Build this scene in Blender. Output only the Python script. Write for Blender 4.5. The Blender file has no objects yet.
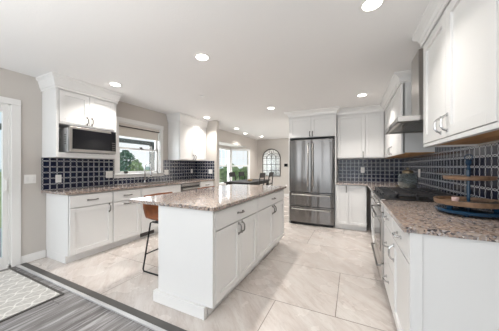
import bpy, bmesh, math, random
from mathutils import Vector, Matrix
random.seed(7)
SC = bpy.context.scene
COL = SC.collection
PI = math.pi

# ------------------------------------------------------------------ key dimensions (metres)
CH = 2.42        # ceiling
XW = -3.79       # left wall
XR = 0.91        # right wall
YB = 5.20        # back wall of the kitchen
YD = 8.77        # far wall of the dining area
CT = 0.915       # counter top

# ------------------------------------------------------------------ camera
cam = bpy.data.cameras.new('camera'); camo = bpy.data.objects.new('camera', cam); COL.objects.link(camo)
cam.sensor_width = 36; cam.lens = 214.5 / 499 * 36; cam.shift_y = 1.1 / 499; cam.clip_start = 0.02; cam.clip_end = 500
camo.location = (0, 0, 1.237); camo.rotation_euler = (PI / 2, 0, math.radians(25.55))
SC.camera = camo

# ------------------------------------------------------------------ sky, sun, big lights, exposure
W = bpy.data.worlds.new('sky'); SC.world = W; W.use_nodes = True
nt = W.node_tree; nt.nodes.clear()
wo = nt.nodes.new('ShaderNodeOutputWorld'); wb = nt.nodes.new('ShaderNodeBackground'); wb.inputs[1].default_value = .92
tc = nt.nodes.new('ShaderNodeTexCoord'); sp = nt.nodes.new('ShaderNodeSeparateXYZ'); cr = nt.nodes.new('ShaderNodeValToRGB')
nt.links.new(tc.outputs['Generated'], sp.inputs[0]); nt.links.new(sp.outputs['Z'], cr.inputs[0])
cr.color_ramp.elements[0].color = (0.80, 0.88, 0.93, 1); cr.color_ramp.elements[0].position = 0.0
cr.color_ramp.elements[1].color = (0.42, 0.62, 0.88, 1); cr.color_ramp.elements[1].position = 0.7
nz = nt.nodes.new('ShaderNodeTexNoise'); nz.inputs['Scale'].default_value = 3.0; nz.inputs['Detail'].default_value = 6
nt.links.new(tc.outputs['Generated'], nz.inputs['Vector'])
cr2 = nt.nodes.new('ShaderNodeValToRGB'); cr2.color_ramp.elements[0].position = .45; cr2.color_ramp.elements[1].position = .65
mx = nt.nodes.new('ShaderNodeMixRGB'); mx.inputs[2].default_value = (0.95, 0.97, 1, 1)
nt.links.new(nz.outputs[0], cr2.inputs[0]); nt.links.new(cr2.outputs[0], mx.inputs[0]); nt.links.new(cr.outputs[0], mx.inputs[1])
nt.links.new(mx.outputs[0], wb.inputs[0]); nt.links.new(wb.outputs[0], wo.inputs[0])

def light(name, kind, loc, rot, energy, color=(1, 1, 1), sx=None, sy=None):
    l = bpy.data.lights.new(name, kind); l.energy = energy; l.color = color
    if kind == 'AREA':
        l.shape = 'RECTANGLE'; l.size = sx; l.size_y = sy
    o = bpy.data.objects.new(name, l); COL.objects.link(o); o.location = loc; o.rotation_euler = rot
    return o
sun = light('sun', 'SUN', (6, -6, 9), (math.radians(42), 0, math.radians(60)), 2.2, (1, .96, .9)); sun.data.angle = .02
# daylight from the glazed rear side of the living area, behind the camera, and through the windows; plus two added fills
light('daylight_rear', 'AREA', (-1.45, -3.3, 1.35), (math.radians(95), 0, 0), 62, (.88, .94, 1), 4.4, 2.1)
light('ceiling_fill', 'AREA', (-1.2, -1.2, 1.3), (math.radians(180), 0, 0), 66, (1, .985, .96), 2.2, 2.2)  # added fill aimed upward to brighten the ceiling, not a lamp of the room
light('daylight_patio', 'AREA', (-3.95, 0.1, 1.05), (0, math.radians(-105), 0), 5, (.9, .95, 1), 1.9, 1.7)
light('daylight_window', 'AREA', (-4.0, 2.95, 1.55), (0, math.radians(-90), 0), 9, (.92, .96, 1), .7, .8)
light('daylight_bay', 'AREA', (-4.75, 6.6, 1.3), (0, math.radians(-90), 0), 40, (.95, .98, 1), 1.2, 1.4)
light('dining_fill', 'AREA', (0.8, 7.0, 1.3), (0, math.radians(90), 0), 45, (1, .97, .93), 1.8, 2.4)  # added fill inside the dining room; the wall behind it has no window
SC.view_settings.view_transform = 'Standard'; SC.view_settings.look = 'None'
SC.view_settings.gamma = 1; SC.view_settings.use_curve_mapping = False; SC.view_settings.exposure = 0.27
CAN_W = 4.6

# ------------------------------------------------------------------ materials
def mat(name, color=(.8, .8, .8), rough=.5, metal=0, **kw):
    m = bpy.data.materials.new(name); m.use_nodes = True
    b = m.node_tree.nodes['Principled BSDF']
    b.inputs['Base Color'].default_value = (*color, 1); b.inputs['Roughness'].default_value = rough; b.inputs['Metallic'].default_value = metal
    for k, v in kw.items():
        b.inputs[k.replace('_', ' ')].default_value = v
    return m
class N:      # tiny node helper
    def __init__(s, m): s.m = m; s.t = m.node_tree; s.b = s.t.nodes['Principled BSDF']
    def new(s, k, **kw):
        n = s.t.nodes.new(k)
        for a, v in kw.items(): setattr(n, a, v)
        return n
    def set(s, inp, v):
        if isinstance(v, (int, float)): inp.default_value = v
        elif isinstance(v, tuple): inp.default_value = v if len(v) == len(inp.default_value) else (*v, 1)
        else: s.t.links.new(v, inp)
    def math(s, op, a, b=0.0, c=None):
        n = s.new('ShaderNodeMath', operation=op); s.set(n.inputs[0], a); s.set(n.inputs[1], b)
        if c is not None: s.set(n.inputs[2], c)
        return n.outputs[0]
    def obj(s):
        n = s.new('ShaderNodeTexCoord'); return n.outputs['Object']
    def xyz(s, v):
        n = s.new('ShaderNodeSeparateXYZ'); s.set(n.inputs[0], v); return n.outputs
    def noise(s, v, scale, detail=4, rough=.5, dist=0):
        n = s.new('ShaderNodeTexNoise'); s.set(n.inputs['Vector'], v); n.inputs['Scale'].default_value = scale
        n.inputs['Detail'].default_value = detail; n.inputs['Roughness'].default_value = rough; n.inputs['Distortion'].default_value = dist
        return n.outputs[0]
    def map(s, v, sc=(1, 1, 1), rot=(0, 0, 0), loc=(0, 0, 0)):
        n = s.new('ShaderNodeMapping'); s.set(n.inputs[0], v); n.inputs['Scale'].default_value = sc; n.inputs['Rotation'].default_value = rot; n.inputs['Location'].default_value = loc
        return n.outputs[0]
    def ramp(s, f, stops):
        n = s.new('ShaderNodeValToRGB'); s.set(n.inputs[0], f); e = n.color_ramp.elements
        while len(e) < len(stops): e.new(.5)
        for i, (p, c) in enumerate(stops): e[i].position = p; e[i].color = (*c, 1)
        return n.outputs[0]
    def mix(s, f, a, b, mode='MIX'):
        n = s.new('ShaderNodeMixRGB', blend_type=mode); s.set(n.inputs[0], f); s.set(n.inputs[1], a); s.set(n.inputs[2], b); return n.outputs[0]
    def color(s, v): s.set(s.b.inputs['Base Color'], v)
    def bump(s, h, st=.2, d=.01):
        n = s.new('ShaderNodeBump'); n.inputs['Strength'].default_value = st; n.inputs['Distance'].default_value = d
        s.set(n.inputs['Height'], h); s.t.links.new(n.outputs[0], s.b.inputs['Normal'])

M = {}
M['cab'] = mat('white_cabinet_paint', (.80, .795, .785), .35)
M['trim'] = mat('white_trim_paint', (.80, .79, .775), .4)
M['plastic'] = mat('white_plastic', (.85, .84, .82), .35)
m = M['wall'] = mat('greige_wall_paint', (.56, .525, .49), .85); n = N(m); n.bump(n.noise(n.obj(), 180, 2), .12, .002)
m = M['ceil'] = mat('ceiling_paint', (.86, .855, .85), .9); n = N(m); n.bump(n.noise(n.obj(), 60, 5), .25, .004)
M['nickel'] = mat('brushed_nickel', (.22, .21, .20), .35, 1)
M['chrome'] = mat('polished_chrome', (.6, .6, .6), .15, 1)
m = M['steel'] = mat('brushed_stainless_steel', (.20, .19, .183), .24, 1); n = N(m)
f = n.noise(n.map(n.obj(), (3, 3, 260)), 1.0, 3); n.set(n.b.inputs['Roughness'], n.math('MULTIPLY_ADD', f, .14, .17))
w_ = n.noise(n.map(n.obj(), (7, 3, .2)), 1.0, 1); n.bump(w_, .6, .03)
M['steel_plain'] = mat('satin_stainless_steel', (.52, .50, .48), .3, 1)
M['black'] = mat('black_metal', (.012, .012, .013), .4, .3)
M['blackgloss'] = mat('black_glass', (.008, .008, .010), .06, 0, Specular_IOR_Level=.25)
M['iron'] = mat('cast_iron', (.035, .035, .038), .4)
M['darkwood'] = mat('black_stained_wood', (.014, .013, .013), .55)
M['bronze'] = mat('dark_bronze', (.075, .068, .06), .5, .5)
M['mirror'] = mat('mirror_glass', (.93, .93, .93), .22, 1)
M['red'] = mat('badge_grey', (.3, .3, .32), .4)
M['gasket'] = mat('dark_gap', (.02, .02, .02), .8)

m = M['leather'] = mat('tan_brown_leather', (.30, .105, .035), .42); n = N(m)
n.color(n.ramp(n.noise(n.obj(), 9, 5), [(.3, (.13, .04, .014)), (.7, (.25, .085, .03))])); n.bump(n.noise(n.obj(), 220, 2), .15, .002)
m = M['wood'] = mat('oak_wood', (.5, .3, .15), .5); n = N(m)
n.color(n.ramp(n.noise(n.map(n.obj(), (14, 2, 14)), 2, 6, .6), [(.3, (.12, .07, .04)), (.7, (.30, .18, .105))]))
m = M['rawwood'] = mat('unpainted_plywood', (.55, .33, .15), .6); n = N(m)
n.color(n.ramp(n.noise(n.map(n.obj(), (30, 1.5, 10)), 1, 5, .6), [(.3, (.36, .18, .07)), (.7, (.60, .36, .17))]))
m = M['blue'] = mat('dark_enamel_blue_reflection', (.015, .05, .10), .12)  # dark tray enamel with the blue it reflects put into its colour
M['basket'] = mat('woven_straw', (.55, .40, .25), .8)
M['pink'] = mat('pale_pink_ceramic', (.75, .55, .52), .35)
M['brass'] = mat('aged_brass', (.22, .17, .11), .35, 1)
M['jar'] = mat('clear_jar_glass', (.72, .78, .78), .04, 0, Transmission_Weight=.96, IOR=1.2)

m = M['granite'] = mat('speckled_granite', (.4, .33, .28), .1); n = N(m)      # beige, rose, grey and black grains
o_ = n.obj()
w1 = n.map(o_, (1, 1, 1))
v1 = n.new('ShaderNodeTexVoronoi'); v1.inputs['Scale'].default_value = 110; n.set(v1.inputs['Vector'], w1)
v2 = n.new('ShaderNodeTexVoronoi'); v2.inputs['Scale'].default_value = 60; n.set(v2.inputs['Vector'], w1)
c1 = n.ramp(n.xyz(v1.outputs['Color'])[0], [(.0, (.03, .028, .03)), (.20, (.13, .115, .12)), (.38, (.34, .25, .20)), (.6, (.50, .38, .31)), (.8, (.30, .29, .30)), (1.0, (.76, .70, .65))])
c2 = n.ramp(n.xyz(v2.outputs['Color'])[1], [(.0, (.07, .06, .065)), (.2, (.36, .28, .23)), (.6, (.52, .42, .35)), (1.0, (.20, .19, .21))])
c3 = n.mix(n.ramp(n.noise(o_, 22, 5), [(.42, (0, 0, 0)), (.58, (1, 1, 1))]), c1, c2)
n.color(c3); n.b.inputs['Roughness'].default_value = .09

def splash_mat(name, axis):
    m = mat(name, (.02, .025, .06), .12, 0, Specular_IOR_Level=.28); n = N(m); x = n.xyz(n.obj()); p = .08
    u = n.math('SUBTRACT', n.math('FRACT', n.math('DIVIDE', n.math('ADD', x[axis], 50.03), p)), .5)
    v = n.math('SUBTRACT', n.math('FRACT', n.math('DIVIDE', n.math('SUBTRACT', x[2], CT), p)), .5)
    au = n.math('ABSOLUTE', u); av = n.math('ABSOLUTE', v); R = .585
    def ring(a, b):
        l = n.math('SQRT', n.math('ADD', n.math('MULTIPLY', a, a), n.math('MULTIPLY', b, b)))
        return n.math('SUBTRACT', l, R)
    r0 = ring(au, av); r1 = ring(n.math('SUBTRACT', au, 1.0), av); r2 = ring(au, n.math('SUBTRACT', av, 1.0))
    d = n.math('MINIMUM', n.math('ABSOLUTE', r0), n.math('MINIMUM', n.math('ABSOLUTE', r1), n.math('ABSOLUTE', r2)))
    line = n.math('LESS_THAN', d, .021)
    lens = n.math('MULTIPLY', n.math('LESS_THAN', r0, 0), n.math('LESS_THAN', n.math('MINIMUM', r1, r2), 0))
    gr = n.math('LESS_THAN', n.math('SUBTRACT', .5, n.math('MAXIMUM', au, av)), .012)
    navy = n.ramp(n.noise(n.obj(), 14, 3), [(.3, (.006, .008, .022)), (.7, (.010, .016, .048))])
    c = n.mix(lens, navy, (.008, .008, .012)); c = n.mix(gr, c, (.03, .032, .045)); c = n.mix(line, c, (.82, .83, .84))
    n.color(c); return m
M['splashY'] = splash_mat('patterned_navy_tile', 1)
M['splashX'] = splash_mat('patterned_navy_tile_back', 0)

m = M['tile'] = mat('large_marble_look_floor_tile', (.6, .52, .45), .28); n = N(m); x = n.xyz(n.obj())
row = n.math('FLOOR', n.math('DIVIDE', n.math('SUBTRACT', x[1], 1.085), .81))
ty = n.math('FRACT', n.math('DIVIDE', n.math('SUBTRACT', x[1], 1.085), .81))
ux = n.math('DIVIDE', n.math('SUBTRACT', n.math('ADD', x[0], .64), n.math('MULTIPLY', row, .515)), 1.56)
tx = n.math('FRACT', n.math('ADD', ux, 20)); col = n.math('FLOOR', n.math('ADD', ux, 20))
ey = n.math('MULTIPLY', n.math('SUBTRACT', .5, n.math('ABSOLUTE', n.math('SUBTRACT', ty, .5))), .81)
ex = n.math('MULTIPLY', n.math('SUBTRACT', .5, n.math('ABSOLUTE', n.math('SUBTRACT', tx, .5))), 1.56)
grt = n.math('LESS_THAN', n.math('MINIMUM', ex, ey), .004)
cv = n.new('ShaderNodeCombineXYZ'); n.set(cv.inputs[0], n.math('ADD', x[0], n.math('MULTIPLY', row, 3.7))); n.set(cv.inputs[1], n.math('ADD', x[1], n.math('MULTIPLY', col, 5.3)))
mv = n.map(cv.outputs[0], (1, 1, 1), (0, 0, .75)); mv2 = n.map(mv, (1.2, 5.5, 1))
vein = n.ramp(n.noise(mv2, 1.4, 8, .62, .9), [(.30, (.52, .455, .415)), (.46, (.605, .55, .515)), (.62, (.665, .625, .59))])
fine = n.ramp(n.noise(mv2, 4.5, 8, .7, 1.6), [(.40, (.80, .77, .74)), (.50, (1, 1, 1))])
c = n.mix(.45, vein, n.mix(1.0, vein, fine, 'MULTIPLY')); n.color(n.mix(grt, c, (.27, .235, .21)))
n.set(n.b.inputs['Roughness'], n.math('MULTIPLY_ADD', n.noise(n.obj(), 3, 4), .2, .16))

m = M['plank'] = mat('grey_brown_wood_planks', (.2, .18, .17), .4); n = N(m); x = n.xyz(n.obj())
pc = n.math('FLOOR', n.math('DIVIDE', x[0], .125)); fx = n.math('FRACT', n.math('DIVIDE', x[0], .125))
yy = n.math('DIVIDE', n.math('ADD', x[1], n.math('MULTIPLY', pc, .53)), 1.2); pr = n.math('FLOOR', yy); fy = n.math('FRACT', yy)
cv = n.new('ShaderNodeCombineXYZ'); n.set(cv.inputs[0], pc); n.set(cv.inputs[1], pr)
wn = n.new('ShaderNodeTexWhiteNoise', noise_dimensions='2D'); n.set(wn.inputs['Vector'], cv.outputs[0])
cv2 = n.new('ShaderNodeCombineXYZ'); n.set(cv2.inputs[0], n.math('MULTIPLY', x[0], 26)); n.set(cv2.inputs[1], n.math('ADD', n.math('MULTIPLY', x[1], 1.8), n.math('MULTIPLY', wn.outputs[0], 37)))
g = n.noise(cv2.outputs[0], 1.3, 8, .65, .6)
c = n.ramp(g, [(.34, (.045, .04, .039)), (.5, (.19, .18, .178)), (.64, (.48, .475, .485))])
c = n.mix(.3, c, n.ramp(wn.outputs[0], [(0, (.09, .08, .078)), (1, (.26, .25, .25))]))
gap = n.math('MAXIMUM', n.math('LESS_THAN', fx, .02), n.math('LESS_THAN', fy, .003)); n.color(n.mix(gap, c, (.03, .027, .025)))

m = M['rug'] = mat('trellis_rug_weave', (.6, .6, .58), .95); n = N(m); x = n.xyz(n.obj())
a = n.math('DIVIDE', n.math('ADD', x[0], x[1]), .17); b = n.math('DIVIDE', n.math('SUBTRACT', x[0], x[1]), .17)
a = n.math('ADD', a, n.math('MULTIPLY', n.math('SINE', n.math('MULTIPLY', b, 2 * PI)), .08)); b = n.math('ADD', b, n.math('MULTIPLY', n.math('SINE', n.math('MULTIPLY', a, 2 * PI)), .08))
da = n.math('ABSOLUTE', n.math('SUBTRACT', n.math('FRACT', a), .5)); db = n.math('ABSOLUTE', n.math('SUBTRACT', n.math('FRACT', b), .5))
ln = n.math('LESS_THAN', n.math('MINIMUM', da, db), .05)
base = n.ramp(n.noise(n.obj(), 30, 6), [(.35, (.40, .39, .37)), (.65, (.52, .51, .485))])
n.color(n.mix(ln, base, (.66, .65, .62))); n.bump(n.noise(n.obj(), 250, 2), .5, .004)
M['rugedge'] = mat('dark_grey_rug_binding', (.09, .085, .08), .9)
m = M['leaf'] = mat('green_leaves', (.06, .13, .03), .7); n = N(m)
n.color(n.ramp(n.noise(n.obj(), 3, 4), [(.3, (.11, .20, .09)), (.7, (.30, .42, .17))]))
M['leafdark'] = mat('blue_green_needles', (.09, .17, .12), .8)
M['bark'] = mat('grey_bark', (.1, .08, .06), .9)
m = M['grass'] = mat('dry_green_grass', (.16, .2, .09), .95); n = N(m)
n.color(n.ramp(n.noise(n.obj(), .6, 6), [(.3, (.13, .19, .07)), (.7, (.30, .32, .15))]))
M['hill'] = mat('distant_blue_green_hills', (.33, .42, .42), 1)
M['beam'] = mat('grey_green_painted_beam', (.10, .125, .12), .7)
M['shade'] = mat('cream_shade_fabric', (.70, .66, .60), .9)
M['shadehem'] = mat('brown_hem_bar', (.06, .045, .04), .6)
m = M['emit'] = mat('warm_lamp_lens', (1, 1, 1), .5); n = N(m)
n.b.inputs['Emission Color'].default_value = (1, .95, .86, 1); n.b.inputs['Emission Strength'].default_value = 9
m = bpy.data.materials.new('window_glass'); m.use_nodes = True; t = m.node_tree; t.nodes.clear(); M['glass'] = m
o1 = t.nodes.new('ShaderNodeOutputMaterial'); tr = t.nodes.new('ShaderNodeBsdfTransparent'); gl = t.nodes.new('ShaderNodeBsdfGlossy'); ms = t.nodes.new('ShaderNodeMixShader')
gl.inputs['Roughness'].default_value = .02; ms.inputs[0].default_value = .06; tr.inputs[0].default_value = (.97, .99, .99, 1)
t.links.new(tr.outputs[0], ms.inputs[1]); t.links.new(gl.outputs[0], ms.inputs[2]); t.links.new(ms.outputs[0], o1.inputs[0])

# ------------------------------------------------------------------ mesh helpers
class MB:
    def __init__(s, xf=None): s.v = []; s.f = []; s.xf = xf; s.smooth = False
    def add(s, vs, fs):
        k = len(s.v)
        s.v += [tuple(s.xf(*p)) if s.xf else tuple(p) for p in vs]
        s.f += [tuple(i + k for i in f) for f in fs]; return s
    def box(s, x0, x1, y0, y1, z0, z1):
        return s.add([(x0, y0, z0), (x1, y0, z0), (x1, y1, z0), (x0, y1, z0), (x0, y0, z1), (x1, y0, z1), (x1, y1, z1), (x0, y1, z1)],
                     [(0, 3, 2, 1), (4, 5, 6, 7), (0, 1, 5, 4), (1, 2, 6, 5), (2, 3, 7, 6), (3, 0, 4, 7)])
    def prism(s, poly, h, axis=2, base=0.0):          # extrude a 2D polygon along an axis
        n_ = len(poly)
        def P(a, b, c): return [(c, a, b), (a, c, b), (a, b, c)][axis]
        vs = [P(a, b, base) for a, b in poly] + [P(a, b, base + h) for a, b in poly]
        return s.add(vs, [tuple(range(n_))[::-1], tuple(range(n_, 2 * n_))] + [(i, (i + 1) % n_, n_ + (i + 1) % n_, n_ + i) for i in range(n_)])
    def lathe(s, prof, c=(0, 0, 0), n_=24):           # profile of (r, z)
        vs = []; fs = []
        for r, z in prof:
            for k in range(n_): a = 2 * PI * k / n_; vs.append((c[0] + r * math.cos(a), c[1] + r * math.sin(a), c[2] + z))
        for j in range(len(prof) - 1):
            for k in range(n_): fs.append((j * n_ + k, j * n_ + (k + 1) % n_, (j + 1) * n_ + (k + 1) % n_, (j + 1) * n_ + k))
        fs.append(tuple(range(n_))[::-1]); fs.append(tuple((len(prof) - 1) * n_ + k for k in range(n_)))
        return s.add(vs, fs)
    def tube(s, pts, r, n_=8, closed=False):
        pts = [Vector(p) for p in pts]; L = len(pts); vs = []; fs = []; up = None
        for i, p in enumerate(pts):
            a = pts[(i - 1) % L] if (i > 0 or closed) else p; b = pts[(i + 1) % L] if (i < L - 1 or closed) else p
            t_ = (b - a).normalized()
            if up is None: up = Vector((0, 0, 1)) if abs(t_.z) < .9 else Vector((1, 0, 0))
            x_ = t_.cross(up); x_ = x_.normalized() if x_.length > 1e-5 else Vector((1, 0, 0)); y_ = x_.cross(t_).normalized(); up = y_
            rr = r[i] if isinstance(r, (list, tuple)) else r
            for k in range(n_):
                an = 2 * PI * k / n_; vs.append(tuple(p + x_ * rr * math.cos(an) + y_ * rr * math.sin(an)))
        for i in range(L if closed else L - 1):
            for k in range(n_):
                j = (i + 1) % L; fs.append((i * n_ + k, i * n_ + (k + 1) % n_, j * n_ + (k + 1) % n_, j * n_ + k))
        if not closed: fs += [tuple(range(n_))[::-1], tuple((L - 1) * n_ + k for k in range(n_))]
        return s.add(vs, fs)
    def sweep(s, path, prof, side):                   # profile (offset out, z) mitred along an XY path; side +1 = right of travel
        P_ = [Vector(p) for p in path]; L = len(P_); nrm = []
        for i in range(L - 1):
            d = (P_[i + 1] - P_[i]).normalized(); nrm.append(Vector((d.y, -d.x)) * side)
        vs = []; k = len(prof); fs = []
        for i in range(L):
            if i == 0: o = nrm[0]
            elif i == L - 1: o = nrm[-1]
            else: a = nrm[i - 1]; b = nrm[i]; o = (a + b) / (1 + a.dot(b))
            for q, z in prof: vs.append((P_[i].x + o.x * q, P_[i].y + o.y * q, z))
        for i in range(L - 1):
            for j in range(k): fs.append((i * k + j, i * k + (j + 1) % k, (i + 1) * k + (j + 1) % k, (i + 1) * k + j))
        fs += [tuple(range(k)), tuple((L - 1) * k + j for j in range(k))[::-1]]
        return s.add(vs, fs)

def build(name, mb, m, parent=None, bevel=0, smooth=False, extra=None):
    off = Vector((0, 0, 0)); r = parent
    while r is not None: off += r.location; r = r.parent
    me = bpy.data.meshes.new(name); me.from_pydata([tuple(Vector(v) - off) for v in mb.v], [], mb.f); me.update()
    bm = bmesh.new(); bm.from_mesh(me); bmesh.ops.recalc_face_normals(bm, faces=bm.faces); bm.to_mesh(me); bm.free()
    me.materials.append(m)
    for e_ in (extra or []): me.materials.append(e_)
    o = bpy.data.objects.new(name, me); COL.objects.link(o)
    if parent: o.parent = parent
    if smooth:
        for p in me.polygons: p.use_smooth = True
    if bevel:
        b_ = o.modifiers.new('bevel', 'BEVEL'); b_.width = bevel; b_.segments = 2; b_.limit_method = 'ANGLE'
    return o
def tag(o, label=None, cat=None, group=None, kind=None):
    if label: o['label'] = label
    if cat: o['category'] = cat
    if group: o['group'] = group
    if kind: o['kind'] = kind
    return o
def thing(name, label=None, cat=None, loc=(0, 0, 0), group=None, kind=None):
    o = bpy.data.objects.new(name, None); COL.objects.link(o); o.location = loc; o.empty_display_size = .1
    return tag(o, label, cat, group, kind)
def dup(root, loc, rz=0, label=None):
    def cp(o, par):
        c = o.copy(); COL.objects.link(c); c.parent = par
        for ch in list(o.children): cp(ch, c)
        return c
    r = cp(root, None); r.location = loc; r.rotation_euler = (0, 0, rz)
    if label: r['label'] = label
    return r
def struct(name, mb, m, label=None, **kw): o = build(name, mb, m, **kw); return tag(o, label, None, None, 'structure')

# ------------------------------------------------------------------ room shell
struct('floor', MB().box(XW - .12, XR + .12, 1.25, YD + .12, -.1, 0), M['tile'], 'large beige marble-look floor tiles of the kitchen')
struct('floor', MB().box(XW - .12, XR + .12, -3.6, 1.15, -.1, 0), M['plank'], 'grey brown wood plank floor in front of the tiles')
tb = MB().box(XW, XR, 1.15, 1.182, -.1, .012)
struct('trim_1', tb, mat('satin_aluminium', (.6, .6, .6), .35, .3), 'bright metal edge of the threshold between wood and tile', bevel=.004)
struct('trim_2', MB().box(XW, XR, 1.182, 1.25, -.1, .006), mat('charcoal_threshold', (.085, .08, .075), .5), 'charcoal threshold strip between wood and tile')
struct('ceiling', MB().box(XW - 1.1, XR + .12, -3.6, YD + .12, CH, CH + .12), M['ceil'], 'white textured ceiling')
wl = MB()
XO = XW - .14
DZ, D0, D1 = 2.02, -.95, 1.115
wl.box(XO, XW, -3.6, D0, 0, CH).box(XO, XW, D0, D1, DZ, CH).box(XO, XW, D1, 2.46, 0, CH)
wl.box(XO, XW, 2.46, 3.39, 0, 1.10).box(XO, XW, 2.46, 3.39, 2.05, CH).box(XO, XW, 3.39, 5.25, 0, CH)
wl.box(XO, XW, 5.25, 7.98, 2.03, CH).box(XO, XW, 7.98, YD + .12, 0, CH)
struct('wall_left', wl, M['wall'], 'greige left wall with patio door, window and bay')
struct('wall_far', MB().box(XW - .12, XR + .12, YD, YD + .12, 0, CH), M['wall'], 'greige far wall of the dining area')
struct('wall_right', MB().box(XR, XR + .12, -3.6, YD, 0, CH), M['wall'], 'right wall behind range and cabinets')
struct('wall_back', MB().box(-1.27, XR, YB, YB + .12, 0, CH), M['wall'], 'wall behind refrigerator and pantry cabinets')
struct('wall_stub', MB().box(XW, -3.12, 4.58, 4.70, 0, CH), M['wall'], 'short stub wall closing the left counter', bevel=.008)
rw = MB().box(XW, XR, -3.6, -3.48, 2.3, CH).box(XW, -3.6, -3.6, -3.48, 0, 2.3).box(.7, XR, -3.6, -3.48, 0, 2.3)
struct('wall_rear', rw, M['wall'], 'rear wall of the living area around a wide glass opening')
# bay shell
BX = -4.42; by0, by1, by2, by3 = 5.25, 5.75, 7.48, 7.98
bay = MB().prism([(XO, by0 - .1), (XO, by3 + .1), (BX - .1, by2 + .05), (BX - .1, by1 - .05)], .1, 2, 2.03)
bay.prism([(XO, by0), (XO, by3), (BX - .06, by2), (BX - .06, by1)], .1, 2, -.1)
def seg(mb, a, b, z0, z1, th=.12, out=0.0):      # wall piece between two plan points, thickness outward (-X)
    a = Vector(a); b = Vector(b); d = (b - a).normalized(); nn = Vector((-d.y, d.x))
    a1 = a + nn * (out + th); b1 = b + nn * (out + th); a0 = a + nn * out; b0 = b + nn * out
    return mb.prism([tuple(a0), tuple(b0), tuple(b1), tuple(a1)], z1 - z0, 2, z0)
def lerp(a, b, t_): return (a[0] + (b[0] - a[0]) * t_, a[1] + (b[1] - a[1]) * t_)
bays = [((XW, by0), (BX, by1)), ((BX, by1), (BX, by2)), ((BX, by2), (XW, by3))]
for a, b in bays:
    seg(bay, a, b, 0, .55); seg(bay, a, b, 1.95, 2.03)
struct('wall_bay', bay, M['wall'], 'low wall and ceiling of the bay beside the dining table')
wn_i = 2
for (a, b), nm in zip(bays, ('angled bay window nearest the kitchen', 'wide middle bay window beside the table', 'angled bay window nearest the far wall')):
    L = (Vector(b) - Vector(a)).length
    t0, t1 = .05 / L, 1 - .05 / L
    w_o = thing('window_%d' % wn_i, 'white double-hung ' + nm, None, (0, 0, 0), kind='structure'); wn_i += 1
    fr = MB(); seg(fr, a, lerp(a, b, t0 * 1.3), .55, 1.95); seg(fr, lerp(a, b, 1 - t0 * 1.3), b, .55, 1.95)
    cols = [0, 1] if L < 1 else [0, .5, 1]
    if len(cols) == 3: seg(fr, lerp(a, b, .47), lerp(a, b, .53), .55, 1.95)
    seg(fr, a, b, .55, .62); seg(fr, a, b, 1.89, 1.95); build('window_frame', fr, M['trim'], w_o)
    sa = MB(); seg(sa, lerp(a, b, t0), lerp(a, b, t1), 1.24, 1.29, .05, .03); build('meeting_rail', sa, M['trim'], w_o)
    mu = MB()
    for c0, c1 in zip(cols[:-1], cols[1:]):
        for q in (1 / 3, 2 / 3):
            t_ = c0 + (c1 - c0) * q; seg(mu, lerp(a, b, t_ - .005 / L), lerp(a, b, t_ + .005 / L), 1.29, 1.89, .01, .05)
    seg(mu, lerp(a, b, t0), lerp(a, b, t1), 1.585, 1.595, .01, .05); build('muntin', mu, M['trim'], w_o)
    gb = MB(); seg(gb, lerp(a, b, t0), lerp(a, b, t1), .6, 1.92, .006, .052); build('pane', gb, M['glass'], w_o)
# baseboards
struct('baseboard_left', MB().box(XW, XW + .014, 1.2, 1.445, 0, .10).box(XW, XW + .014, 4.70, 5.25, 0, .10).box(XW, XW + .014, 7.98, YD, 0, .10), M['trim'], bevel=.003)
struct('baseboard_far', MB().box(XW, XR, YD - .014, YD, 0, .10), M['trim'], bevel=.003)

# patio door
dr = thing('door_1', 'white framed sliding patio door at the left edge', None, (XW, .1, 0), kind='structure')
cs = MB().box(XW, XW + .02, D1, 1.2, 0, 1.999).box(XW, XW + .02, D0 - .09, D0, 0, 1.999).box(XW, XW + .022, D0 - .09, 1.2, 2.0, 2.075)
build('casing', cs, M['trim'], dr, .004)
jm = MB().box(XO, XW + .001, D1 - .02, D1, 0, 2.02).box(XO, XW + .001, D0, D0 + .02, 0, 2.02).box(XO, XW + .001, D0, D1, 1.99, 2.02).box(XO, XW + .001, D0, D1, 0, .03); build('jamb', jm, M['trim'], dr)
for k, (p0, p1, xx) in enumerate(((-.05, D1 - .02, XW - .05), (D0 + .02, .0, XW - .10))):
    pn = MB().box(xx, xx + .04, p1 - .045, p1, .03, 1.99).box(xx, xx + .04, p0, p0 + .045, .03, 1.99).box(xx, xx + .04, p0 + .045, p1 - .045, .03, .14).box(xx, xx + .04, p0 + .045, p1 - .045, 1.9, 1.99)
    pl = build('door_panel', pn, M['trim'], dr, .003); build('pane', MB().box(xx + .016, xx + .022, p0 + .04, p1 - .04, .13, 1.91), M['glass'], pl)
    if k == 0:
        hx = xx + .04
        build('handle', MB().box(hx, hx + .008, p1 - .038, p1 - .012, .92, 1.10).tube([(hx, p1 - .025, .94), (hx + .035, p1 - .025, .955), (hx + .04, p1 - .025, 1.01), (hx + .035, p1 - .025, 1.065), (hx, p1 - .025, 1.08)], .007), M['plastic'], pl)

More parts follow.
